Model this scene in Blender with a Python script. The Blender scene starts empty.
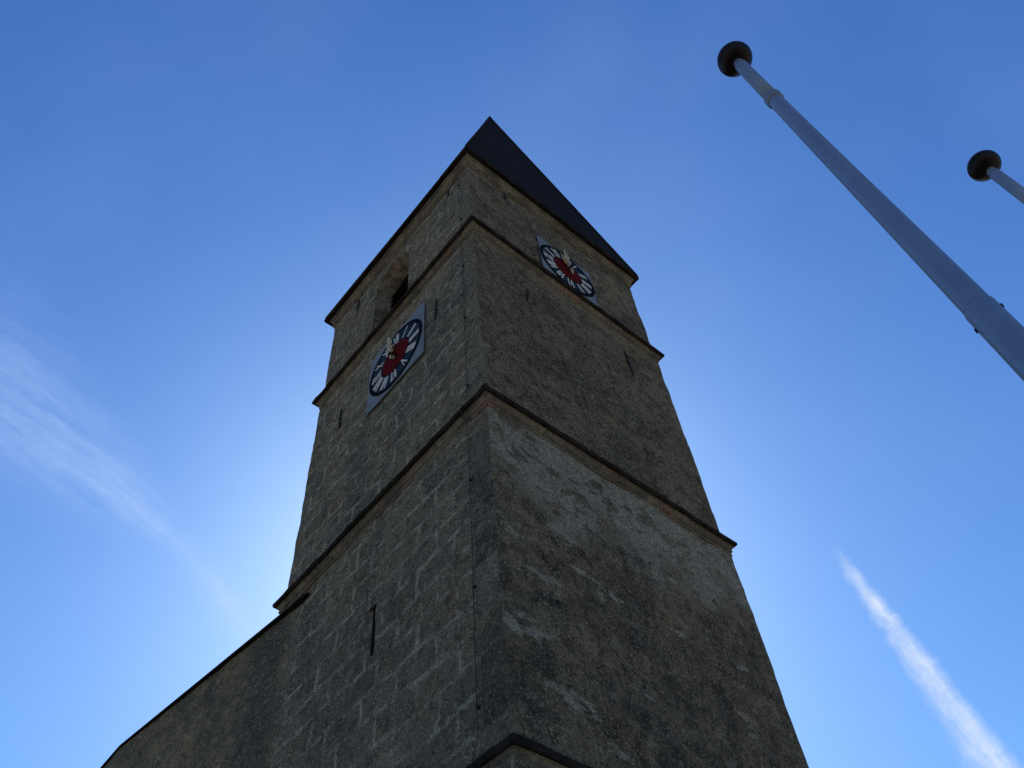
import bpy, bmesh, math, random
from mathutils import Vector, noise, Matrix
random.seed(7)
S = bpy.context.scene
C = S.collection

# ------------------------------------------------------------------ camera
EYE = 1.6                      # camera height above the ground; fitted z values are relative to it
cd = bpy.data.cameras.new('camera'); cam = bpy.data.objects.new('camera', cd); C.objects.link(cam); S.camera = cam
cd.sensor_width = 36.0; cd.lens = 896.42/1024*36.0
cd.clip_start = 0.05; cd.clip_end = 20000
cam.location = (8.1166, -7.4199, EYE)
cam.matrix_world = Matrix.Translation(cam.location) @ (Matrix.Rotation(0.7786, 4, 'Z') @ Matrix.Rotation(2.5263, 4, 'X') @ Matrix.Rotation(-0.1202, 4, 'Z'))

# ------------------------------------------------------------------ daylight
SUN_AZ, SUN_EL = 140.5, 42.0   # azimuth measured anticlockwise from +X
W = bpy.data.worlds.new('World'); S.world = W; W.use_nodes = True
def build_world():
    nt = W.node_tree; N = nt.nodes; L = nt.links
    bg = N['Background']; bg.inputs[1].default_value = 0.07
    sk = N.new('ShaderNodeTexSky'); sk.sky_type = 'NISHITA'; sk.sun_disc = False
    sk.sun_elevation = math.radians(SUN_EL); sk.sun_rotation = math.radians((90-SUN_AZ) % 360)
    sk.air_density = 1.0; sk.dust_density = 0.7; sk.ozone_density = 3.0; sk.altitude = 450
    tc = N.new('ShaderNodeTexCoord')
    nrm = N.new('ShaderNodeVectorMath'); nrm.operation = 'NORMALIZE'; L.new(tc.outputs['Generated'], nrm.inputs[0])
    d = nrm.outputs[0]
    def m(op, a, b=None, c=None, clamp=False):
        n = N.new('ShaderNodeMath'); n.operation = op; n.use_clamp = clamp
        for i, v in enumerate((a, b, c)):
            if v is None: continue
            if isinstance(v, (int, float)): n.inputs[i].default_value = v
            else: L.new(v, n.inputs[i])
        return n.outputs[0]
    def dot(v):
        n = N.new('ShaderNodeVectorMath'); n.operation = 'DOT_PRODUCT'; L.new(d, n.inputs[0]); n.inputs[1].default_value = v
        return n.outputs['Value']
    def nz(scale, det=4, rough=.55, off=(0, 0, 0), sc=(1, 1, 1)):
        mp = N.new('ShaderNodeMapping'); L.new(d, mp.inputs[0]); mp.inputs[1].default_value = off; mp.inputs[3].default_value = sc
        n = N.new('ShaderNodeTexNoise'); n.inputs['Scale'].default_value = scale; n.inputs['Detail'].default_value = det
        n.inputs['Roughness'].default_value = rough; L.new(mp.outputs[0], n.inputs[0])
        return m('SUBTRACT', n.outputs[0], .5)
    def ss(x, a, b):
        n = N.new('ShaderNodeMapRange'); n.interpolation_type = 'SMOOTHSTEP'
        for i, v in ((0, x), (1, a), (2, b)):
            if isinstance(v, (int, float)): n.inputs[i].default_value = v
            else: L.new(v, n.inputs[i])
        n.inputs[3].default_value = 0; n.inputs[4].default_value = 1
        return n.outputs[0]
    def streak(s_, t_, ks, kt, det=5, rough=.6, off=0.0):
        cx = N.new('ShaderNodeCombineXYZ'); L.new(m('MULTIPLY', s_, ks), cx.inputs[0]); L.new(m('MULTIPLY', t_, kt), cx.inputs[1]); cx.inputs[2].default_value = off
        n = N.new('ShaderNodeTexNoise'); n.inputs['Scale'].default_value = 1; n.inputs['Detail'].default_value = det
        n.inputs['Roughness'].default_value = rough; n.inputs['Distortion'].default_value = .4; L.new(cx.outputs[0], n.inputs[0])
        return m('SUBTRACT', n.outputs[0], .5)
    # bright contrail low on the right
    s = dot((-0.0285, 0.6545, -0.7555)); t = dot((-0.961, -0.2259, -0.1594))
    wob = m('ADD', m('MULTIPLY', nz(14, 3), .012), m('MULTIPLY', nz(60, 5, .65), .014))
    t1 = m('ADD', t, wob)
    wR = m('ADD', m('MULTIPLY', s, .035), .009)          # towards the right side: crisp
    wL = m('ADD', m('MULTIPLY', m('MAXIMUM', s, 0.0), .10), .009)           # left side: fluffy, widening
    wL2 = m('ADD', wL, m('MULTIPLY', ss(s, .17, .26), .012))
    right = m('SUBTRACT', 1, ss(m('MULTIPLY', t1, -1), 0, wR))
    left = m('SUBTRACT', 1, ss(t1, 0, wL2))
    body = m('MULTIPLY', right, left)
    al = m('MULTIPLY', ss(s, -.012, .06), m('SUBTRACT', 1, ss(s, .6, 1.1)))
    dens = m('ADD', .70, m('ADD', m('MULTIPLY', nz(45, 6, .72, (3, 1, 2)), 1.5), m('MULTIPLY', streak(s, t1, 22, 170), 1.1)))
    c1 = m('MULTIPLY', m('MULTIPLY', body, al), m('MAXIMUM', dens, 0), clamp=True)
    # older, spread trail on the left
    s2 = dot((-0.2276, 0.9551, -0.1895)); t2 = dot((-0.6985, -0.2958, -0.6517))
    bow = m('MULTIPLY', m('MULTIPLY', m('SUBTRACT', s2, -.02), m('SUBTRACT', .345, s2)), .56)
    tt = m('ADD', m('ADD', t2, m('SUBTRACT', bow, .007)), m('ADD', m('MULTIPLY', nz(5, 3, .5, (5, 2, 1)), .022), m('MULTIPLY', nz(45, 5, .65, (1, 7, 4)), .014)))
    w2 = m('ADD', .014, m('MULTIPLY', m('MAXIMUM', m('SUBTRACT', .2, s2), 0), .22))
    q = m('DIVIDE', tt, w2)
    g = m('EXPONENT', m('MULTIPLY', m('MULTIPLY', q, q), -1))
    fade = m('MULTIPLY', ss(s2, -.35, -.02), m('SUBTRACT', 1, ss(s2, .28, .46)))
    st = m('ADD', .62, m('ADD', m('MULTIPLY', nz(18, 6, .65, (2, 9, 4)), .9), m('MULTIPLY', streak(s2, tt, 7, 75, 5, .6, 3.0), 1.9)))
    c2 = m('MULTIPLY', m('MULTIPLY', m('MULTIPLY', g, fade), m('MAXIMUM', st, 0)), .40, clamp=True)
    # thin veil
    v = m('MULTIPLY', ss(nz(2.2, 4, .55, (4, 4, 1)), -.12, .30), .12)
    sp = N.new('ShaderNodeSeparateColor'); L.new(sk.outputs[0], sp.inputs[0]); cb = N.new('ShaderNodeCombineColor')
    for k, (gain, gam) in enumerate(SKY_GRADE): L.new(m('MULTIPLY', m('POWER', sp.outputs[k], gam), gain), cb.inputs[k])
    col = cb.outputs[0]
    for f, c in ((v, (4.2, 6.0, 9.6, 1)), (c2, (5.7, 7.4, 11.0, 1)), (c1, (6.8, 8.0, 10.0, 1))):
        mx = N.new('ShaderNodeMix'); mx.data_type = 'RGBA'; L.new(f, mx.inputs[0]); L.new(col, mx.inputs[6]); mx.inputs[7].default_value = c
        col = mx.outputs[2]
    L.new(col, bg.inputs[0])
SKY_GRADE = ((.60, 1.33), (1.00, 1.20), (1.80, .98))   # clear deep blue alpine air
build_world()
sd = bpy.data.lights.new('sun', 'SUN'); sun = bpy.data.objects.new('sun', sd); C.objects.link(sun)
sd.energy = 5.0; sd.angle = math.radians(.53); sd.color = (1, .94, .84)
_sv = Vector((math.cos(math.radians(SUN_AZ))*math.cos(math.radians(SUN_EL)), math.sin(math.radians(SUN_AZ))*math.cos(math.radians(SUN_EL)), math.sin(math.radians(SUN_EL))))
sun.rotation_euler = _sv.to_track_quat('Z', 'Y').to_euler(); sun.location = _sv*60
S.view_settings.view_transform = 'Standard'; S.view_settings.look = 'None'; S.view_settings.gamma = 1
S.view_settings.use_curve_mapping = False
S.view_settings.exposure = 0.5
S.cycles.use_denoising = False

# ------------------------------------------------------------------ helpers
def link(name, me, mats, parent=None, smooth=False):
    o = bpy.data.objects.new(name, me); C.objects.link(o)
    for x in (mats if isinstance(mats, (list, tuple)) else [mats]): me.materials.append(x)
    if smooth:
        for p in me.polygons: p.use_smooth = True
    if parent: o.parent = parent
    return o
def obj(name, bm, mats, parent=None, smooth=False):
    me = bpy.data.meshes.new(name); bm.to_mesh(me); bm.free()
    return link(name, me, mats, parent, smooth)
def empty(name, label, cat, loc=(0, 0, 0), group=None):
    o = bpy.data.objects.new(name, None); C.objects.link(o); o.location = loc; o.empty_display_size = .5
    o['label'] = label; o['category'] = cat
    if group: o['group'] = group
    return o
def box(bm, x0, x1, y0, y1, z0, z1, mi=0):
    v = [bm.verts.new(p) for p in ((x0,y0,z0),(x1,y0,z0),(x1,y1,z0),(x0,y1,z0),(x0,y0,z1),(x1,y0,z1),(x1,y1,z1),(x0,y1,z1))]
    for f in ((3,2,1,0),(4,5,6,7),(0,1,5,4),(1,2,6,5),(2,3,7,6),(3,0,4,7)):
        bm.faces.new([v[i] for i in f]).material_index = mi
def tube(bm, pts, r, n=10, cap=True):
    pts = [Vector(p) for p in pts]; rs = r if isinstance(r, (list, tuple)) else [r]*len(pts)
    rings = []
    for i, p in enumerate(pts):
        t = (pts[min(i+1, len(pts)-1)]-pts[max(i-1, 0)]).normalized()
        a = t.cross(Vector((0, 0, 1)) if abs(t.z) < .9 else Vector((1, 0, 0))).normalized(); b = t.cross(a)
        rings.append([bm.verts.new(p+(a*math.cos(2*math.pi*k/n)+b*math.sin(2*math.pi*k/n))*rs[i]) for k in range(n)])
    for A, B in zip(rings, rings[1:]):
        for k in range(n): bm.faces.new((A[k], B[k], B[(k+1) % n], A[(k+1) % n]))
    if cap:
        bm.faces.new(rings[0]); bm.faces.new(rings[-1][::-1])
def lathe(bm, prof, n=32, c=(0, 0)):
    rings = []
    for r, z in prof:
        rings.append([bm.verts.new((c[0]+max(r, 1e-4)*math.cos(2*math.pi*k/n), c[1]+max(r, 1e-4)*math.sin(2*math.pi*k/n), z)) for k in range(n)])
    for A, B in zip(rings, rings[1:]):
        for k in range(n): bm.faces.new((A[k], A[(k+1) % n], B[(k+1) % n], B[k]))
    bm.faces.new(rings[0][::-1]); bm.faces.new(rings[-1])
def clean(bm, d=1e-4):
    bmesh.ops.remove_doubles(bm, verts=bm.verts, dist=d); bmesh.ops.recalc_face_normals(bm, faces=bm.faces)

# ------------------------------------------------------------------ materials
class MatB:
    def __init__(s, name, rough=.9, metal=0.0, spec=.3):
        s.m = bpy.data.materials.new(name); s.m.use_nodes = True
        s.nt = s.m.node_tree; s.N = s.nt.nodes; s.L = s.nt.links; s.b = s.N['Principled BSDF']
        s.b.inputs['Roughness'].default_value = rough; s.b.inputs['Metallic'].default_value = metal
        s.b.inputs['Specular IOR Level'].default_value = spec
        s.tc = s.N.new('ShaderNodeTexCoord')
    def put(s, v, sock):
        if isinstance(v, (int, float)): sock.default_value = v
        elif isinstance(v, tuple): sock.default_value = v if len(v) == len(sock.default_value) else (*v, 1)
        else: s.L.new(v, sock)
    def mp(s, sc=(1,1,1), rot=(0,0,0), off=(0,0,0), src=None):
        n = s.N.new('ShaderNodeMapping'); s.L.new(src or s.tc.outputs['Object'], n.inputs[0])
        n.inputs[1].default_value = off; n.inputs[2].default_value = rot; n.inputs[3].default_value = sc
        return n.outputs[0]
    def noise(s, scale, det=5, rough=.6, vec=None, dist=0):
        n = s.N.new('ShaderNodeTexNoise'); s.L.new(vec or s.tc.outputs['Object'], n.inputs['Vector'])
        n.inputs['Scale'].default_value = scale; n.inputs['Detail'].default_value = det
        n.inputs['Roughness'].default_value = rough; n.inputs['Distortion'].default_value = dist
        return n.outputs[0]
    def ramp(s, x, a, b, lo=0.0, hi=1.0):
        n = s.N.new('ShaderNodeMapRange'); n.interpolation_type = 'SMOOTHSTEP'; s.put(x, n.inputs[0])
        s.put(a, n.inputs[1]); s.put(b, n.inputs[2]); n.inputs[3].default_value = lo; n.inputs[4].default_value = hi
        return n.outputs[0]
    def math(s, op, a, b=0.0, clamp=False):
        n = s.N.new('ShaderNodeMath'); n.operation = op; n.use_clamp = clamp; s.put(a, n.inputs[0]); s.put(b, n.inputs[1]); return n.outputs[0]
    def mix(s, f, a, b, mode='MIX'):
        n = s.N.new('ShaderNodeMix'); n.data_type = 'RGBA'; n.blend_type = mode
        s.put(f, n.inputs[0]); s.put(a, n.inputs[6]); s.put(b, n.inputs[7]); return n.outputs[2]
    def xyz(s):
        n = s.N.new('ShaderNodeSeparateXYZ'); s.L.new(s.tc.outputs['Object'], n.inputs[0]); return n.outputs
    def comb(s, x, y, z=0.0):
        n = s.N.new('ShaderNodeCombineXYZ')
        for i, v in enumerate((x, y, z)): s.put(v, n.inputs[i])
        return n.outputs[0]
    def brick(s, vec, w, h, mortar, c1, c2, cm, bias=0.0, off=.5, smooth=.3):
        n = s.N.new('ShaderNodeTexBrick'); s.L.new(vec, n.inputs['Vector']); n.inputs['Scale'].default_value = 1
        n.inputs['Brick Width'].default_value = w; n.inputs['Row Height'].default_value = h; n.inputs['Mortar Size'].default_value = mortar
        n.inputs['Mortar Smooth'].default_value = smooth; n.inputs['Bias'].default_value = bias; n.offset = off
        s.put(c1, n.inputs['Color1']); s.put(c2, n.inputs['Color2']); s.put(cm, n.inputs['Mortar'])
        return n.outputs[0], n.outputs[1]
    def vor(s, scale, vec=None, feature='F1'):
        n = s.N.new('ShaderNodeTexVoronoi'); n.feature = feature; n.inputs['Scale'].default_value = scale
        s.L.new(vec or s.tc.outputs['Object'], n.inputs['Vector']); return n.outputs[0]
    def bump(s, h, strength=.5, dist=.02, prev=None):
        n = s.N.new('ShaderNodeBump'); n.inputs['Strength'].default_value = strength; n.inputs['Distance'].default_value = dist
        s.put(h, n.inputs['Height'])
        if prev: s.L.new(prev, n.inputs['Normal'])
        return n.outputs[0]
    def fin(s, col=None, nrm=None, rough=None):
        if col is not None: s.put(col, s.b.inputs['Base Color'])
        if nrm is not None: s.L.new(nrm, s.b.inputs['Normal'])
        if rough is not None: s.put(rough, s.b.inputs['Roughness'])
        return s.m
def plain(name, col, rough=.6, metal=0.0, spec=.4, var=.25, vs=6, bstr=.15):
    b = MatB(name, rough, metal, spec)
    n = b.noise(vs, 5)
    c = b.mix(b.ramp(n, .3, .7), tuple(x*(1-var) for x in col), tuple(min(1, x*(1+var)) for x in col))
    return b.fin(c, b.bump(b.noise(vs*8, 4), bstr, .01))

def rough(b, c, lo, hi, k=1.0):
    """roughcast grit: mottling, dark pits, pale pebbles and a few dark dots painted as shaded holes, uneven over the face"""
    var = b.ramp(b.noise(.9, 4, vec=b.mp(off=(8, 8, 2))), .35, .65, .45, 1.0)
    m = b.noise(4.0, 5, .7, vec=b.mp(off=(6, 1, 4))); c = b.mix(b.ramp(m, .40, .50, .55*k, 0), c, lo)
    m2 = b.noise(3.6, 5, .7, vec=b.mp(off=(1, 9, 4))); c = b.mix(b.ramp(m2, .53, .66, 0, .32*k), c, hi)
    p = b.noise(19, 4, .72); c = b.mix(b.math('MULTIPLY', b.ramp(p, .36, .47, .95*k, 0), var), c, lo)
    p2 = b.noise(18, 4, .72, vec=b.mp(off=(3, 3, 3))); c = b.mix(b.math('MULTIPLY', b.ramp(p2, .55, .65, 0, 1.0*k), var), c, hi)
    v = b.vor(1.1, vec=b.mp(off=(1, 2, 3))); c = b.mix(b.ramp(v, .03, .055, .9, 0), c, (.01, .01, .01))  # sparse dark dots: the shade of small holes, painted on
    return b.mix(1.0, c, (1.02, 1.0, .90), 'MULTIPLY')   # overall tint, slightly warmer and less blue
def stains(b, c, Z, spec, col):
    for zc, hh, k in spec:
        a = b.math('MULTIPLY', b.ramp(Z, zc-hh, zc-.15), b.math('SUBTRACT', 1, b.ramp(Z, zc, zc+.02)))
        a = b.math('MULTIPLY', a, b.ramp(b.noise(1.2, 5, .6, vec=b.mp(sc=(1, 1, .3))), .35, .62))
        c = b.mix(b.math('MULTIPLY', a, k), c, col)
    return c
def wall_left():
    b = MatB('ashlar_left_face', .95, 0, .1); X, Y, Z = b.xyz()
    def warp(v, sc, amp, off): return b.math('ADD', v, b.math('MULTIPLY', b.math('SUBTRACT', b.noise(sc, 5, .6, vec=b.mp(off=off)), .5), amp))
    wx = warp(X, .8, .55, (0, 0, 0)); wz = warp(Z, .8, .45, (7, 3, 5))
    bc, fac = b.brick(b.comb(wx, wz), 1.15, .62, .085, (.125, .112, .088), (.215, .188, .145), (.25, .23, .18), smooth=.9)
    big = b.noise(.42, 5, .6)
    c = b.mix(b.ramp(big, .40, .62), (.150, .140, .108), (.225, .192, .128))
    c = b.mix(.35, c, bc)
    # quoin strip beside the corner: alternating darker and paler dressed blocks
    qc, qf = b.brick(b.comb(b.math('MULTIPLY', X, .6), wz), 9, .62, .02, (.070, .064, .054), (.36, .335, .28), (.14, .135, .12), off=.5, bias=-.1)
    qm = b.math('MULTIPLY', b.ramp(X, -.62, -.56), b.ramp(Z, 18.5, 14, 0.15, .85))
    c = b.mix(qm, c, qc)
    keep = b.ramp(b.noise(1.5, 5, .7, vec=b.mp(off=(1, 2, 9))), .40, .58)
    keep = b.math('MULTIPLY', keep, b.ramp(X, -.62, -.7))
    mort = b.math('MULTIPLY', b.math('MULTIPLY', fac, keep), .80)
    sm = b.ramp(b.noise(1.4, 7, .68, vec=b.mp(sc=(1, 1, .7), off=(4, 0, 2))), .56, .70)
    c = b.mix(b.math('MULTIPLY', sm, .55), c, (.31, .285, .23))
    oc = b.ramp(b.noise(.8, 5, .6, vec=b.mp(off=(12, 1, 3))), .50, .68)
    c = b.mix(b.math('MULTIPLY', oc, .6), c, (.20, .150, .080))
    dk = b.ramp(b.noise(.65, 6, .65, vec=b.mp(sc=(1.4, 1, .6), off=(2, 5, 30))), .50, .66)
    c = b.mix(b.math('MULTIPLY', dk, .6), c, (.085, .082, .074))
    c = stains(b, c, Z, ((15.25+EYE, .9, .6), (23.70+EYE, 1.3, .8), (28.85+EYE, .8, .6)), (.27, .205, .112))
    c = b.mix(mort, c, (.45, .41, .32))
    c = rough(b, c, (.030, .027, .022), (.46, .40, .30), .9)
    h1 = b.math('MULTIPLY', fac, keep)
    n = b.bump(h1, .9, .08); n = b.bump(b.noise(3.0, 6, .65), .9, .25, n); n = b.bump(b.noise(14, 4, .75), 1.0, .11, n)
    return b.fin(c, n)
def wall_right():
    b = MatB('roughcast_right_face', .95, 0, .1); X, Y, Z = b.xyz()
    big = b.noise(.38, 5, .62, vec=b.mp(off=(0, 3, 0)))
    c = b.mix(b.ramp(big, .38, .62), (.125, .103, .072), (.215, .175, .115))
    wy = b.math('ADD', Y, b.math('MULTIPLY', b.math('SUBTRACT', b.noise(1.3, 4), .5), .6))
    wz = b.math('ADD', Z, b.math('MULTIPLY', b.math('SUBTRACT', b.noise(1.1, 4, vec=b.mp(off=(7, 3, 5))), .5), .40))
    bc, fac = b.brick(b.comb(wy, wz), .9, .36, .03, (.055, .048, .040), (.225, .185, .135), (.19, .16, .12), smooth=.8)
    c = b.mix(b.ramp(b.noise(.7, 4, vec=b.mp(off=(1, 1, 8))), .42, .62, .05, .60), c, bc)
    dk = b.ramp(b.noise(1.15, 7, .68, vec=b.mp(sc=(1, .9, 1.2), off=(2, 5, 31))), .50, .61)
    c = b.mix(b.math('MULTIPLY', dk, .65), c, (.052, .045, .038))
    oc = b.ramp(b.noise(.7, 5, .6, vec=b.mp(off=(12, 1, 3))), .5, .7)
    c = b.mix(b.math('MULTIPLY', oc, .4), c, (.20, .15, .085))
    c = rough(b, c, (.020, .018, .016), (.40, .34, .26), 1.0)
    # pale lime render surviving below the middle string course, breaking up downwards
    lz = b.math('ADD', Z, b.math('MULTIPLY', b.math('SUBTRACT', b.noise(.8, 6, .62, vec=b.mp(off=(5, 5, 5))), .5), 5.0))
    pale = b.math('MULTIPLY', b.ramp(lz, 12.3+EYE, 13.6+EYE), b.math('SUBTRACT', 1, b.ramp(Z, 15.25+EYE, 15.3+EYE)))
    holes = b.ramp(b.noise(2.3, 5, .6, vec=b.mp(sc=(1, .8, 1.4), off=(5, 9, 1))), .54, .58, 1, .08)
    pale = b.math('MULTIPLY', pale, holes)
    pc = b.mix(b.ramp(b.noise(5, 6, .7), .35, .65), (.26, .24, .175), (.38, .355, .26))
    c = b.mix(b.math('MULTIPLY', pale, .92), c, pc)
    sm = b.ramp(b.noise(1.1, 7, .68, vec=b.mp(sc=(1, .8, 1.9), off=(4, 0, 2.3))), .60, .66)
    c = b.mix(b.math('MULTIPLY', sm, b.ramp(Z, 18, 15.5, 0.25, .80)), c, (.35, .325, .24))
    c = stains(b, c, Z, ((15.25+EYE, .55, .6), (23.70+EYE, 1.1, .75), (28.85+EYE, .7, .6)), (.27, .185, .105))
    g = b.noise(16, 4, .75, vec=b.mp(off=(9, 3, 3))); c = b.mix(b.math('MULTIPLY', b.ramp(g, .38, .50, .70, 0), pale), c, (.06, .05, .035))
    n = b.bump(fac, .3, .05); n = b.bump(b.noise(2.6, 6, .65), .9, .28, n); n = b.bump(b.noise(14, 4, .75), 1.0, .12, n)
    return b.fin(c, n)
def cornice_mat():
    b = MatB('weathered_sandstone_moulding', .9, 0, .2); X, Y, Z = b.xyz()
    c = b.mix(b.ramp(b.noise(1.1, 5, .6), .38, .62), (.078, .061, .038), (.135, .112, .070))
    c = b.mix(b.ramp(b.noise(.9, 5, .6, vec=b.mp(off=(4, 8, 0))), .55, .68, 0, .7), c, (.17, .085, .05))
    c = b.mix(b.ramp(b.noise(1.4, 6, .7, vec=b.mp(off=(9, 9, 9))), .5, .64, 0, .8), c, (.045, .045, .032))
    c = b.mix(b.ramp(b.noise(9, 5, .75), .38, .54, .75, 0), c, (.035, .03, .022))
    n = b.bump(b.noise(6, 6, .7), .6, .05)
    return b.fin(c, n)
def cap_mat():
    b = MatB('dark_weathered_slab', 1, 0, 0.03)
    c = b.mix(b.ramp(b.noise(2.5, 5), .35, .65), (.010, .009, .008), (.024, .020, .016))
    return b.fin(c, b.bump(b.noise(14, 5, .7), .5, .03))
def slate_mat():
    b = MatB('dark_slate_roof', .95, 0, .04); X, Y, Z = b.xyz()
    bc, fac = b.brick(b.comb(b.math('ADD', Y, X), b.math('MULTIPLY', Z, 1.0)), .34, .26, .012, (.009, .0082, .0075), (.014, .013, .012), (.005, .0045, .004))
    n = b.bump(fac, .6, .02)
    return b.fin(bc, n)
def nave_mat():
    b = MatB('old_ochre_render', .95, 0, .12); X, Y, Z = b.xyz()
    c = b.mix(b.ramp(b.noise(.7, 5, .6), .36, .64), (.090, .078, .054), (.165, .132, .080))
    c = b.mix(b.ramp(b.noise(1.1, 6, .65, vec=b.mp(off=(3, 6, 1))), .55, .65, 0, .75), c, (.055, .058, .062))
    # damp dark streak beside the tower and a paler quoin strip against it
    wx = b.math('ADD', X, b.math('MULTIPLY', b.math('SUBTRACT', b.noise(1.5, 5), .5), .9))
    a = b.math('MULTIPLY', b.ramp(wx, 5.6, 7.0), b.math('SUBTRACT', 1, b.ramp(wx, 7.4, 7.75)))
    c = b.mix(b.math('MULTIPLY', a, .75), c, (.060, .058, .050))
    c = b.mix(b.math('MULTIPLY', b.ramp(X, 7.72, 7.86), .7), c, (.150, .135, .105))
    c = b.mix(b.ramp(b.noise(14, 6, .75), .32, .54, .5, 0), c, (.025, .024, .022))
    c = rough(b, c, (.03, .028, .024), (.30, .25, .17), 1.0)
    n = b.bump(b.noise(2.6, 6, .65), .8, .15); n = b.bump(b.noise(15, 5, .7), 1.0, .04, n)
    return b.fin(c, n)
def ground_mat():
    b = MatB('bounce_gravel', .95, 0, .1)
    c = b.mix(b.ramp(b.noise(.3, 6), .35, .65), (.34, .29, .215), (.44, .385, .29))
    c = b.mix(b.ramp(b.noise(5, 6, .7), .4, .7, 0, .5), c, (.28, .25, .19))
    return b.fin(c, b.bump(b.noise(20, 5, .8), 1, .05))
def paving_mat():
    b = MatB('bounce_paving', .85, 0, .2); X, Y, Z = b.xyz()
    bc, fac = b.brick(b.comb(X, Y), .4, .4, .008, (.27, .25, .215), (.34, .31, .27), (.12, .11, .10))
    c = b.mix(b.ramp(b.noise(3, 5), .4, .7, 0, .3), bc, (.2, .19, .16))
    return b.fin(c, b.bump(fac, -.3, .01))
M_L, M_R, M_COR, M_CAP, M_SLATE, M_NAVE = wall_left(), wall_right(), cornice_mat(), cap_mat(), slate_mat(), nave_mat()
M_REV = plain('reveal_plaster', (.105, .085, .060), .95, 0, .1, .5, 4, .8)
M_IRON = plain('rusty_iron', (.03, .025, .022), .7, .3, .3)
M_WOOD = plain('dark_louvre_wood', (.014, .011, .008), 1, 0, 0.02)
M_PANEL = plain('grey_blue_paint', (.120, .145, .168), .9, 0, .05, .15, 2, .05)
M_BLUE = plain('dark_blue_enamel', (.013, .026, .042), .9, 0, .04, .15, 2, .05)
M_NAVY = plain('navy_enamel', (.004, .005, .008), .9, 0, .02, .1, 2, .05)
M_RED = plain('dark_red_enamel', (.068, .005, .005), .9, 0, .03, .15, 2, .05)
M_WHITE = plain('white_numerals', (.38, .38, .35), .8, 0, .1, .06, 4, .03)
M_GOLD = plain('gilded_metal', (.62, .46, .17), .42, .75, .5, .15, 6, .1)
M_POLE = plain('painted_metal_pole', (.165, .205, .275), .42, .2, .4, .05, 3, 0)
M_POLE2 = plain('aluminium_sleeve', (.17, .18, .19), .42, .3, .4, .08, 3, 0)
M_BALL = plain('dark_bronze_cap', (.013, .006, .003), .35, 0, .12, .3, 9, 0)
M_BLACK = plain('black_fittings_and_opening_shade', (.008, .008, .008), 1, 0, 0, .1)  # black for bolts and spindles, and painted shade inside the openings
M_CONC = plain('concrete', (.3, .29, .27), .9, 0, .2)

# ------------------------------------------------------------------ ground
bm = bmesh.new()
R = 9000
vs = [bm.verts.new(p) for p in ((-R,-R,0),(R,-R,0),(R,R,0),(-R,R,0))]; bm.faces.new(vs)
g = obj('ground', bm, ground_mat()); g['kind'] = 'structure'  # out of view; gravel made pale to bounce warm sunlight onto the walls
bm = bmesh.new(); box(bm, -30, 26, -26, -0.9, -.2, .004); box(bm, .35, 26, -0.9, 24, -.2, .004)
bmesh.ops.remove_doubles(bm, verts=bm.verts, dist=1e-4)
p = obj('pavement', bm, paving_mat()); p['kind'] = 'structure'  # unseen forecourt, kept pale as a bounce surface for the tower

# ------------------------------------------------------------------ church tower
WX, WY = 8.0, 8.0*.9482
Z3, Z2, Z1, Z0 = 7.0887+EYE, 15.2534+EYE, 23.7088+EYE, 28.8945+EYE
I1, I0 = .0437, .0657
tower = empty('church_tower', 'tall square grey rough stone church tower with a dark pointed roof and two blue clocks', 'tower', (0, 0, 0))
def wob(p, a=.026):
    n = noise.noise_vector(p*1.3)*a + noise.noise_vector(p*4.1)*a*.55
    return p + n
def stage(z0, z1, ins, cutters=(), cell=.16):
    """closed block of one storey, finely divided, uneven surface"""
    bm = bmesh.new()
    x0, x1, y0, y1 = -WX+ins, -ins, ins, WY-ins
    nx, ny, nz = int((x1-x0)/cell), int((y1-y0)/cell), int((z1-z0)/cell)
    def grid(P, U, V, nu, nv, mi):
        g = [[bm.verts.new(wob(P+U*(i/nu)+V*(j/nv))) for i in range(nu+1)] for j in range(nv+1)]
        for j in range(nv):
            for i in range(nu):
                bm.faces.new((g[j][i], g[j][i+1], g[j+1][i+1], g[j+1][i])).material_index = mi
    H = Vector((0, 0, z1-z0))
    grid(Vector((x0, y0, z0)), Vector((x1-x0, 0, 0)), H, nx, nz, 0)
    grid(Vector((x1, y0, z0)), Vector((0, y1-y0, 0)), H, ny, nz, 1)
    grid(Vector((x1, y1, z0)), Vector((x0-x1, 0, 0)), H, nx, nz, 0)
    grid(Vector((x0, y1, z0)), Vector((0, y0-y1, 0)), H, ny, nz, 1)
    for zz in (z0, z1): grid(Vector((x0, y0, zz)), Vector((x1-x0, 0, 0)), Vector((0, y1-y0, 0)), nx, ny, 0)
    clean(bm, 1e-3)
    o = obj('wall', bm, [M_L, M_R, M_REV], tower)
    for cbm in cutters:
        cme = bpy.data.meshes.new('cutter'); cbm.to_mesh(cme); cbm.free()
        for x in (M_L, M_R, M_REV): cme.materials.append(x)
        co = bpy.data.objects.new('cutter', cme); C.objects.link(co)
        for f in cme.polygons: f.material_index = 2
        md = o.modifiers.new('b', 'BOOLEAN'); md.operation = 'DIFFERENCE'; md.solver = 'EXACT'; md.object = co
        bpy.context.view_layer.update()
        ev = o.evaluated_get(bpy.context.evaluated_depsgraph_get())
        nm = bpy.data.meshes.new_from_object(ev); o.modifiers.clear(); o.data = nm
        bpy.data.objects.remove(co); bpy.data.meshes.remove(cme)
    return o
def loft(A, B):
    """closed solid between two loops of points"""
    bm = bmesh.new(); a = [bm.verts.new(p) for p in A]; b = [bm.verts.new(p) for p in B]; n = len(a)
    for i in range(n): bm.faces.new((a[i], a[(i+1) % n], b[(i+1) % n], b[i]))
    bm.faces.new(a[::-1]); bm.faces.new(b); bmesh.ops.recalc_face_normals(bm, faces=bm.faces)
    return bm
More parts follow.
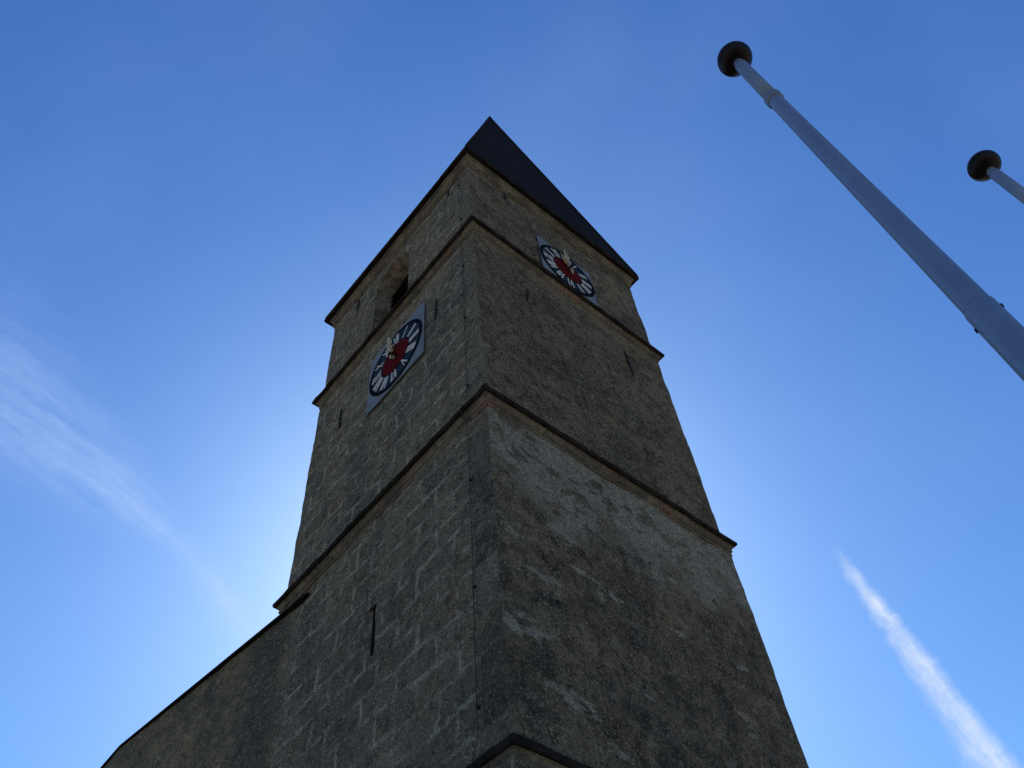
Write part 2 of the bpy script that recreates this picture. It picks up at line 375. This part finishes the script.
def arch(cx, z0, zs, w, rise, y, n=14):
    pts = [Vector((cx-w/2, y, z0)), Vector((cx+w/2, y, z0)), Vector((cx+w/2, y, zs))]
    for i in range(1, n):
        a = math.pi*i/n
        pts.append(Vector((cx+w/2*math.cos(a), y, zs+rise*math.sin(a)**.9)))
    pts.append(Vector((cx-w/2, y, zs)))
    return pts
stage(-.3, Z3-.2, -.10)
slit = loft([Vector(p) for p in ((-4.25,-.1,10.95+EYE),(-3.68,-.1,10.95+EYE),(-3.68,-.1,12.22+EYE),(-4.25,-.1,12.22+EYE))],
            [Vector(p) for p in ((-3.90,.09,11.1+EYE),(-3.70,.09,11.1+EYE),(-3.70,.09,12.30+EYE),(-3.90,.09,12.30+EYE))])
stage(Z3-.2, Z2-.05, 0.0, [slit])
stage(Z2-.05, Z1-.05, I1)
WCX = -4.25
bel = loft(arch(WCX, 24.35+EYE, 26.75+EYE, 2.05, 1.20, -.10), arch(WCX-.02, 24.5+EYE, 26.65+EYE, 1.50, 1.0, .66))
stage(Z1-.05, Z0+.02, I0, [bel])

def ring(bm, prof, mats, ins=0.0, cell=.22, amp=.013):
    """moulding swept round the tower; prof = list of (outset, z), mats = material index per band"""
    x0, x1, y0, y1 = -WX+ins, -ins, ins, WY-ins
    cs = [(x0, y0, -1, -1), (x1, y0, 1, -1), (x1, y1, 1, 1), (x0, y1, -1, 1)]
    cols = []
    for k in range(4):
        a, b = cs[k], cs[(k+1) % 4]
        n = max(2, int(math.hypot(b[0]-a[0], b[1]-a[1])/cell))
        for i in range(n):
            t = i/n; col = []
            for (o, z) in prof:
                pa = Vector((a[0]+a[2]*o, a[1]+a[3]*o, z)); pb = Vector((b[0]+b[2]*o, b[1]+b[3]*o, z))
                q = pa.lerp(pb, t); q += noise.noise_vector(q*1.9)*amp + noise.noise_vector(q*6)*amp*.6
                col.append(bm.verts.new(q))
            cols.append(col)
    m = len(cols)
    for i in range(m):
        A, B = cols[i], cols[(i+1) % m]
        for j in range(len(prof)-1):
            bm.faces.new((A[j], B[j], B[j+1], A[j+1])).material_index = mats[j]
    bmesh.ops.recalc_face_normals(bm, faces=bm.faces)
def cornice(z, o, insb, inst, h=.34, t=.10):
    """z = height of the lower outer arris of the slab"""
    bm = bmesh.new()
    k = h/.34
    prof = [(-.25, z-h), (.018, z-h), (.024, z-h+.045*k), (.010, z-h+.055*k), (.014, z-h+.12*k), (.045, z-h+.13*k), (.048, z-h+.17*k), (.036, z-h+.175*k)]
    for i in range(1, 5):
        a = i/4*math.pi/2
        prof.append((.036+(o*.55-.036)*(1-math.cos(a)), z-h+.175*k+(.12*k)*math.sin(a)))
    ring(bm, prof+[(o*.55, z-.012), (-.25, z-.012)], [0]*(len(prof)+1), insb)
    c = obj('cornice', bm, M_COR, tower)
    bm = bmesh.new()
    ring(bm, [(-.25, z-.008), (o*.5, z-.008), (o*.8, z-.022), (o, z), (o+.012, z+t*.8), (o-.02, z+t), (-.03-inst+insb, z+t+.16), (-.25, z+t+.16)], [0]*7, insb, amp=.024)
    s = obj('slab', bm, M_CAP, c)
    return c
cornice(Z3, .13, 0, 0)
cornice(Z2, .17, 0, I1)
cornice(Z1, .20, I1, I0)
# eaves cornice: deeper, two-step moulding under the roof
bm = bmesh.new()
z = Z0
prof = [(-.2, z-.58), (.03, z-.58), (.04, z-.52), (.018, z-.51), (.022, z-.40), (.07, z-.385), (.08, z-.32), (.055, z-.31), (.075, z-.22), (.12, z-.16), (.125, z-.12), (.165, z-.11), (.175, z-.05), (.17, z-.015), (-.2, z-.015)]
ring(bm, prof, [0]*(len(prof)-1), I0)
obj('cornice', bm, M_COR, tower)

# roof: steep hipped spire with a short ridge
ro = .30
zt = 44.1+EYE
def roof():
    bm = bmesh.new()
    e = ro-I0
    base = [Vector((-WX-e, -e, z)), Vector((e, -e, z)), Vector((e, WY+e, z)), Vector((-WX-e, WY+e, z))]
    top = [b+Vector((0, 0, .15)) for b in base]
    r1, r2 = Vector((-2.0, 3.55, zt)), Vector((-6.0, 3.55, zt))
    # sprocketed foot: slightly flatter lower band
    def mix(p, q, t): return p.lerp(q, t)
    def side(a, b, ra, rb, n=10, m=16):
        g = []
        for j in range(m+1):
            t = j/m
            row = []
            for i in range(n+1):
                s = i/n
                p = a.lerp(b, s); q = ra.lerp(rb, s); w = p.lerp(q, t)
                w += noise.noise_vector(w*1.5)*.015*(1 if 0 < j < m else 0)
                row.append(bm.verts.new(w))
            g.append(row)
        for j in range(m):
            for i in range(n): bm.faces.new((g[j][i], g[j][i+1], g[j+1][i+1], g[j+1][i]))
    side(top[0], top[1], r2, r1); side(top[1], top[2], r1, r1); side(top[2], top[3], r1, r2); side(top[3], top[0], r2, r2)
    for i in range(4): 
        v = [bm.verts.new(p) for p in (base[i], base[(i+1) % 4], top[(i+1) % 4], top[i])]; bm.faces.new(v)
    v = [bm.verts.new(p) for p in base]; bm.faces.new(v[::-1])
    bmesh.ops.remove_doubles(bm, verts=bm.verts, dist=1e-3)
    bmesh.ops.dissolve_degenerate(bm, edges=bm.edges, dist=1e-3); bmesh.ops.recalc_face_normals(bm, faces=bm.faces)
    o = obj('roof', bm, M_SLATE, tower)
    bm = bmesh.new(); tube(bm, [r1+Vector((.05, 0, .02)), r2+Vector((-.05, 0, .02))], .09, 8); obj('ridge_cap', bm, M_CAP, o)
    for a, r in ((top[1], r1), (top[2], r1), (top[0], r2), (top[3], r2)):
        bm = bmesh.new(); tube(bm, [a.lerp(r, .004), a.lerp(r, .35), a.lerp(r, .7), r], [.05, .06, .06, .06], 7); obj('hip_cap', bm, M_CAP, o)
    bm = bmesh.new()
    pts = [base[0], base[1], base[2], base[3]]
    for i in range(4):
        a, b = base[i].copy(), base[(i+1) % 4].copy()
        tube(bm, [a+Vector((0, 0, .03)), b+Vector((0, 0, .03))], .045, 7)
    obj('eaves_board', bm, M_CAP, o)
roof()

# belfry opening: louvres deep in the reveal
bw = empty('window', '', ''); del bw['label']; del bw['category']
bpy.data.objects.remove(bw)
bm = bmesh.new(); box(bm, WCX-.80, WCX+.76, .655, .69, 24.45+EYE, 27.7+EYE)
win = obj('belfry_shade_panel', bm, M_BLACK, tower)  # black board standing in for the dark interior behind the louvres
for k in range(9):
    bm = bmesh.new(); zz = 24.6+EYE+k*.30
    box(bm, WCX-.76, WCX+.72, -.07, .07, -.010, .010)
    bmesh.ops.rotate(bm, verts=bm.verts, cent=(0, 0, 0), matrix=Matrix.Rotation(math.radians(38), 3, 'X'))
    bmesh.ops.translate(bm, verts=bm.verts, vec=(0, .59, zz))
    obj('louvre', bm, M_WOOD, win)
bm = bmesh.new(); box(bm, -3.895, -3.705, .060, .12, 11.11+EYE, 12.29+EYE); obj('slit_shade_panel', bm, M_BLACK, tower)  # near-flush black panel in place of the shade inside the slit

# ------------------------------------------------------------------ clocks
def disc(bm, r0, r1, y, th, n=64):
    """ring (or disc when r0 = 0) in the XZ plane, front face at y, thickness th behind"""
    def ringv(r, yy): return [bm.verts.new((r*math.cos(2*math.pi*k/n), yy, r*math.sin(2*math.pi*k/n))) for k in range(n)]
    of, ob = ringv(r1, y), ringv(r1, y+th)
    for k in range(n): bm.faces.new((of[k], of[(k+1) % n], ob[(k+1) % n], ob[k]))
    if r0 > 0:
        inf, inb = ringv(r0, y), ringv(r0, y+th)
        for k in range(n):
            bm.faces.new((of[(k+1) % n], of[k], inf[k], inf[(k+1) % n])); bm.faces.new((inb[k], inf[k], inf[(k+1) % n], inb[(k+1) % n]))
    else: bm.faces.new(of[::-1])
    bmesh.ops.recalc_face_normals(bm, faces=bm.faces)
def stroke(bm, a, b, w, y, th=.012):
    a, b = Vector(a), Vector(b); d = (b-a).normalized(); nrm = Vector((-d.y, d.x))*w/2
    ps = [a+nrm, b+nrm, b-nrm, a-nrm]
    f = [bm.verts.new((p.x, y, p.y)) for p in ps]; k = [bm.verts.new((p.x, y+th, p.y)) for p in ps]
    bm.faces.new(f); bm.faces.new(k[::-1])
    for i in range(4): bm.faces.new((f[i], f[(i+1) % 4], k[(i+1) % 4], k[i]))
ROM = ['XII', 'I', 'II', 'III', 'IIII', 'V', 'VI', 'VII', 'VIII', 'IX', 'X', 'XI']
def numeral_bm(txt, h, y):
    bm = bmesh.new(); w = {'I': .085, 'V': .20, 'X': .20}; w = {c: q*(.72 if len(txt) > 2 else 1) for c, q in w.items()}; tot = sum(w[c] for c in txt); x = -tot/2; e = 0
    for c in txt:
        cx = x+w[c]/2
        if c == 'I': stroke(bm, (cx, -h/2), (cx, h/2), .046, y)
        elif c == 'V':
            stroke(bm, (cx-.07, h/2), (cx, -h/2), .050, y); stroke(bm, (cx+.07, h/2), (cx, -h/2), .032, y-.001)
        else:
            stroke(bm, (cx-.075, h/2), (cx+.075, -h/2), .050, y); stroke(bm, (cx+.075, h/2), (cx-.075, -h/2), .032, y-.001)
        x += w[c]
    bmesh.ops.recalc_face_normals(bm, faces=bm.faces)
    return bm
def hand_bm(L_, y, w, orn):
    bm = bmesh.new(); th = .02
    def poly(pts, dy=0):
        f = [bm.verts.new((p[0], y+dy, p[1])) for p in pts]; k = [bm.verts.new((p[0], y+dy+th, p[1])) for p in pts]
        bm.faces.new(f); bm.faces.new(k[::-1])
        for i in range(len(pts)): bm.faces.new((f[i], f[(i+1) % len(pts)], k[(i+1) % len(pts)], k[i]))
    poly([(-w*.5, -.28), (w*.5, -.28), (w*.35, L_*.95), (-w*.35, L_*.95)])
    # open crescent-and-leaf ornament
    for sgn in (-1, 1):
        c0 = L_*orn; R_ = .12
        pts = []
        for i in range(9):
            a = math.radians(-80+160*i/8); pts.append((sgn*(R_*math.cos(a)), c0+R_*1.15*math.sin(a)))
        for i in range(8, -1, -1):
            a = math.radians(-80+160*i/8); pts.append((sgn*((R_-.055)*math.cos(a)), c0+(R_-.05)*1.0*math.sin(a)))
        poly(pts if sgn > 0 else pts[::-1], .004*sgn)
        poly([(sgn*.03, L_*.30), (sgn*.15, L_*.38), (sgn*.035, L_*.46)], .006*sgn)
    poly([(-.085, L_*.86), (0, L_*.80), (.085, L_*.86), (0, L_*1.12)], -.003)
    bmesh.ops.recalc_face_normals(bm, faces=bm.faces)
    return bm
def clock(loc, rz, size, half, hour, minute, so):
    bm = bmesh.new(); bb = box(bm, -half, half, -.03, .0, -half, half)
    root = obj('clock', bm, M_PANEL, tower); root.location = loc; root.rotation_euler.z = rz
    k = size
    def add(name, bm, mat, sm=False): return obj(name, bm, mat, root, sm)
    bm = bmesh.new(); disc(bm, 0, 1.20*k, -.040, .008); add('dial', bm, M_BLUE)
    bm = bmesh.new(); disc(bm, 1.12*k, 1.22*k, -.052, .02); add('dial_rim', bm, M_NAVY)
    bm = bmesh.new(); disc(bm, 0, .60*k, -.055, .014); add('centre_disc', bm, M_RED)
    bm = bmesh.new(); disc(bm, .60*k, .635*k, -.054, .012); add('centre_ring', bm, M_NAVY)
    for i, t in enumerate(ROM):
        bm = numeral_bm(t, .43*k, -.058); a = -i*math.pi/6
        bmesh.ops.translate(bm, verts=bm.verts, vec=(0, 0, .865*k))
        bmesh.ops.rotate(bm, verts=bm.verts, cent=(0, 0, 0), matrix=Matrix.Rotation(-a, 3, 'Y'))
        add('numeral', bm, M_WHITE)
    for nm, ln, w, ang, y, orn in (('hour_hand', .68*k, .08, hour*30, -so, .62), ('minute_hand', .98*k, .055, minute*6, -so-.06, .66)):
        bm = hand_bm(ln, y, w, orn); bmesh.ops.rotate(bm, verts=bm.verts, cent=(0, 0, 0), matrix=Matrix.Rotation(math.radians(ang), 3, 'Y'))
        add(nm, bm, M_GOLD)
    bm = bmesh.new(); tube(bm, [(0, -.05, 0), (0, -so-.10, 0)], .05, 12); add('spindle', bm, M_BLACK)
clock((-3.57, I1-.035, 21.01+EYE), 0, 1.02, 1.31, 11.3, 58.5, .16)
clock((-I0+.035, 3.93, 25.35+EYE), math.pi/2, .95, 1.15, 11.3, 58.5, .16)

# ------------------------------------------------------------------ iron wall ties, lightning rod cable
def anchor(p, face, L_=.55, tilt=0):
    bm = bmesh.new(); box(bm, -.018, .018, -.05, .0, -L_/2, L_/2); box(bm, -.032, .032, -.065, -.0, -.04, .04)
    bmesh.ops.rotate(bm, verts=bm.verts, cent=(0, 0, 0), matrix=Matrix.Rotation(math.radians(tilt), 3, 'Y'))
    o = obj('wall_tie', bm, M_IRON, tower); o.location = p
    if face == 'R': o.rotation_euler.z = math.pi/2
for p, f, l, t in (((-6.32, I0-.01, 27.73+EYE), 'L', .75, 2), ((-1.76, I1-.01, 21.21+EYE), 'L', 1.0, 3), ((-6.40, I1-.01, 21.2+EYE), 'L', .95, -2),
                ((-I1+.01, 5.82, 21.75+EYE), 'R', 1.15, -4), ((-I0+.01, 1.60, 28.4-.45+EYE), 'R', .5, 2), ((-1.12, I0-.01, 28.0+EYE), 'L', .5, 0),
                ((-I1+.01, 1.85, 21.55+EYE), 'R', .7, 6)):
    anchor(p, f, l, t)
bm = bmesh.new()
cb = [(-.56, I0-.05, Z0-.65), (-.55, I0-.05, Z1+.35), (-.55, -.20, Z1+.05), (-.55, -.19, Z1-.06), (-.55, I1-.05, Z1-.45), (-.53, I1-.05, 22.8+EYE), (-.56, I1-.05, 19.5+EYE), (-.60, I1-.05, 16.4+EYE),
      (-.61, I1-.06, Z2+.32), (-.61, -.22, Z2+.10), (-.61, -.21, Z2-.05), (-.60, -.05, Z2-.45), (-.60, -.05, 13.5+EYE), (-.62, -.05, 11+EYE), (-.66, -.05, 9.2+EYE), (-.68, -.05, 7.6+EYE), (-.68, -.18, Z3+.05), (-.68, -.18, Z3-.1), (-.68, -.15, Z3-.6), (-.68, -.15, .2)]
tube(bm, cb, .008, 6)
cable = obj('lightning_cable', bm, M_IRON, tower, True)
for zz, xx, yy in ((27.6, -.56, I0), (25.0, -.55, I0), (21.9, -.54, I1), (19.2, -.565, I1), (16.3, -.60, I1), (13.1, -.60, 0), (10.4, -.63, 0), (8.1, -.675, 0)):
    bm = bmesh.new(); box(bm, xx-.022, xx+.022, yy-.065, yy+.02, zz+EYE-.02, zz+EYE+.02); obj('clip', bm, M_IRON, cable)
# moss and small weeds rooted on the middle string course
bm = bmesh.new()
for k in range(30):
    y = 2.2+random.random()*1.5 if k < 20 else random.uniform(.3, 7)
    for j in range(5):
        a = random.uniform(0, 6.28); l = random.uniform(.08, .24); bx, by = .13, y+random.uniform(-.05, .05)
        d = Vector((math.cos(a)*.5, math.sin(a)*.5, 1)).normalized()*l; w = Vector((-math.sin(a), math.cos(a), 0))*.012
        p0 = Vector((bx, by, Z2+.10)); bm.faces.new([bm.verts.new(q) for q in (p0-w, p0+w, p0+d)])
o = obj('weeds', bm, plain('dry_weed', (.05, .05, .03), .9), tower); o['kind'] = 'stuff'

# ------------------------------------------------------------------ adjoining church wing
ZE = 14.61+EYE
church = empty('church_wing', 'low brown plastered church wing under a dark roof edge against the tower', 'church', (-15, 0, 0))
P = [(-6.55, .05), (-14.46, -.845), (-15.66, -.808), (-34.0, .6)]
def W2(x, y): return (x+15, y, 0)
def nave():
    bm = bmesh.new()
    back = 8.2
    nseg = 0; rows = []
    pts = []
    for (a, b) in zip(P, P[1:]):
        n = max(2, int(math.hypot(b[0]-a[0], b[1]-a[1])/.22))
        for i in range(n): pts.append((a[0]+(b[0]-a[0])*i/n, a[1]+(b[1]-a[1])*i/n))
    pts.append(P[-1])
    nz = 64
    g = []
    for j in range(nz+1):
        zz = -.3+(ZE+.3)*j/nz
        g.append([bm.verts.new(wob(Vector((x, y, zz)), .02)+Vector((15, 0, 0))) for x, y in pts])
    for j in range(nz):
        for i in range(len(pts)-1): bm.faces.new((g[j][i], g[j][i+1], g[j+1][i+1], g[j+1][i]))
    # remaining walls
    def quad(ps): bm.faces.new([bm.verts.new((p[0]+15, p[1], p[2])) for p in ps])
    x9, y9 = P[-1]
    quad([(x9, y9, -.3), (x9, back, -.3), (x9, back, ZE), (x9, y9, ZE)])
    quad([(x9, y9, ZE), (x9, back, ZE), (x9, 4.3, ZE+4.6)])
    quad([(x9, back, -.3), (-8.05, back, -.3), (-8.05, back, ZE), (x9, back, ZE)])
    bmesh.ops.recalc_face_normals(bm, faces=bm.faces)
    o = obj('wall', bm, M_NAVE, church)
    # roof with eaves overhang
    bm = bmesh.new()
    E_ = .06; t = .05
    front = []
    nrm = []
    ep = [(-6.66, -.03-E_), (-14.46, -.845-E_), (-15.70, -.808-E_), (-34.3, .6-E_)]
    rz = ZE+4.6
    lo = [Vector((x+15, y, ZE-.0)) for x, y in ep]
    up = [Vector((x+15, y, ZE+t)) for x, y in ep]
    rid = [Vector((x+15, 4.3, rz)) for x in (-8.1, -15.0, -16.25, -34.3)]
    # keep the slope off the tower: the first two metres stop at the tower face
    lo.insert(1, Vector((-8.08+15, -.177-E_, ZE))); up.insert(1, Vector((-8.08+15, -.177-E_, ZE+t))); rid.insert(1, rid[0].copy())
    fl = []
    for i in range(len(lo)-1):
        if i == 0:
            a, b = up[0], up[1]
            q = [a, b, Vector((b.x, .0, ZE+t+.05)), Vector((a.x, .0, ZE+t+.05))]
            bm.faces.new([bm.verts.new(p) for p in q])
            q = [lo[0], lo[0]+Vector((0, .25, 0)), Vector((a.x, .0, ZE+t+.05)), a]
            bm.faces.new([bm.verts.new(p) for p in q])
        else:
            bm.faces.new([bm.verts.new(p) for p in (up[i], up[i+1], rid[i+1], rid[i])])
            bm.faces.new([bm.verts.new(p) for p in (rid[i], rid[i+1], Vector((rid[i+1].x, back+.3, ZE)), Vector((rid[i].x, back+.3, ZE)))])
        bm.faces.new([bm.verts.new(p) for p in (lo[i], lo[i+1], up[i+1], up[i])])
        bm.faces.new([bm.verts.new(p) for p in (lo[i], lo[i+1], lo[i+1]+Vector((0, E_+.1, 0)), lo[i]+Vector((0, E_+.1, 0)))])
    bmesh.ops.remove_doubles(bm, verts=bm.verts, dist=1e-4); bmesh.ops.recalc_face_normals(bm, faces=bm.faces)
    obj('roof', bm, M_SLATE, church)
nave()

# ------------------------------------------------------------------ flagpoles
CX, CY = 8.1166, -7.4199
HP = 5.42                        # height of the cap's underside above the eye
def flagpole(az, el, label):
    dd = HP/math.tan(math.radians(el)); x, y = CX+math.cos(math.radians(az))*dd, CY+math.sin(math.radians(az))*dd
    root = empty('flagpole', label, 'flagpole', (x, y, 0), 'pale metal flagpoles with dark caps')
    H = HP+EYE
    zs = H-HP*(1-math.tan(math.radians(47.4))/math.tan(math.radians(66.9)))   # sleeve step
    zc = H-HP*(1-math.tan(math.radians(64.11))/math.tan(math.radians(66.9)))   # upper collar
    bm = bmesh.new(); lathe(bm, [(.070, .12), (.056, zs-.6), (.0545, zs-.012), (.053, zs)], 40); o1 = obj('lower_tube', bm, M_POLE, root, True)
    bm = bmesh.new(); lathe(bm, [(.0505, zs-.02), (.050, zs), (.044, (zs+zc)/2), (.039, zc-.02), (.0385, zc)], 40); obj('upper_tube', bm, M_POLE, root, True)
    bm = bmesh.new(); lathe(bm, [(.041, zc-.03), (.047, zc-.022), (.048, zc+.035), (.042, zc+.05)], 40); obj('collar', bm, M_POLE2, root, True)
    bm = bmesh.new(); lathe(bm, [(.0385, zc+.04), (.037, H-.02), (.036, H)], 40); obj('neck_tube', bm, M_POLE, root, True)
    bm = bmesh.new(); lathe(bm, [(.030, H-.01), (.031, H+.05), (.026, H+.052), (.026, H+.08)], 32); obj('sleeve', bm, M_POLE2, root, True)
    prof = [(.03, H+.052)]
    Rb = .107
    for i in range(1, 25):
        a = -math.pi/2+math.pi*i/24
        prof.append((Rb*math.cos(a)**.85 if math.cos(a) > 1e-6 else 1e-4, H+.052+.085+.085*math.sin(a)))
    bm = bmesh.new(); lathe(bm, prof, 48); obj('cap', bm, M_BALL, root, True)
    for ang, dz in ((az+100, -.085), (az-85, -.05)):
        a = math.radians(ang); bm = bmesh.new()
        p0 = Vector((math.cos(a)*.046, math.sin(a)*.046, zs+dz)); p1 = Vector((math.cos(a)*.059, math.sin(a)*.059, zs+dz))
        tube(bm, [p0, p1], .009, 8); obj('bolt', bm, M_BLACK, root)
    bm = bmesh.new(); lathe(bm, [(.16, .004), (.16, .03), (.09, .034), (.088, .13), (.08, .135)], 32); obj('base_flange', bm, M_POLE2, root)
    return root
flagpole(91.30, 66.7, 'nearer and longer grey-blue flagpole with a dark round cap, crossing the sky beside the tower')
flagpole(82.62, 52.0, 'farther grey-blue flagpole with a dark round cap, only its tip showing at the right edge')
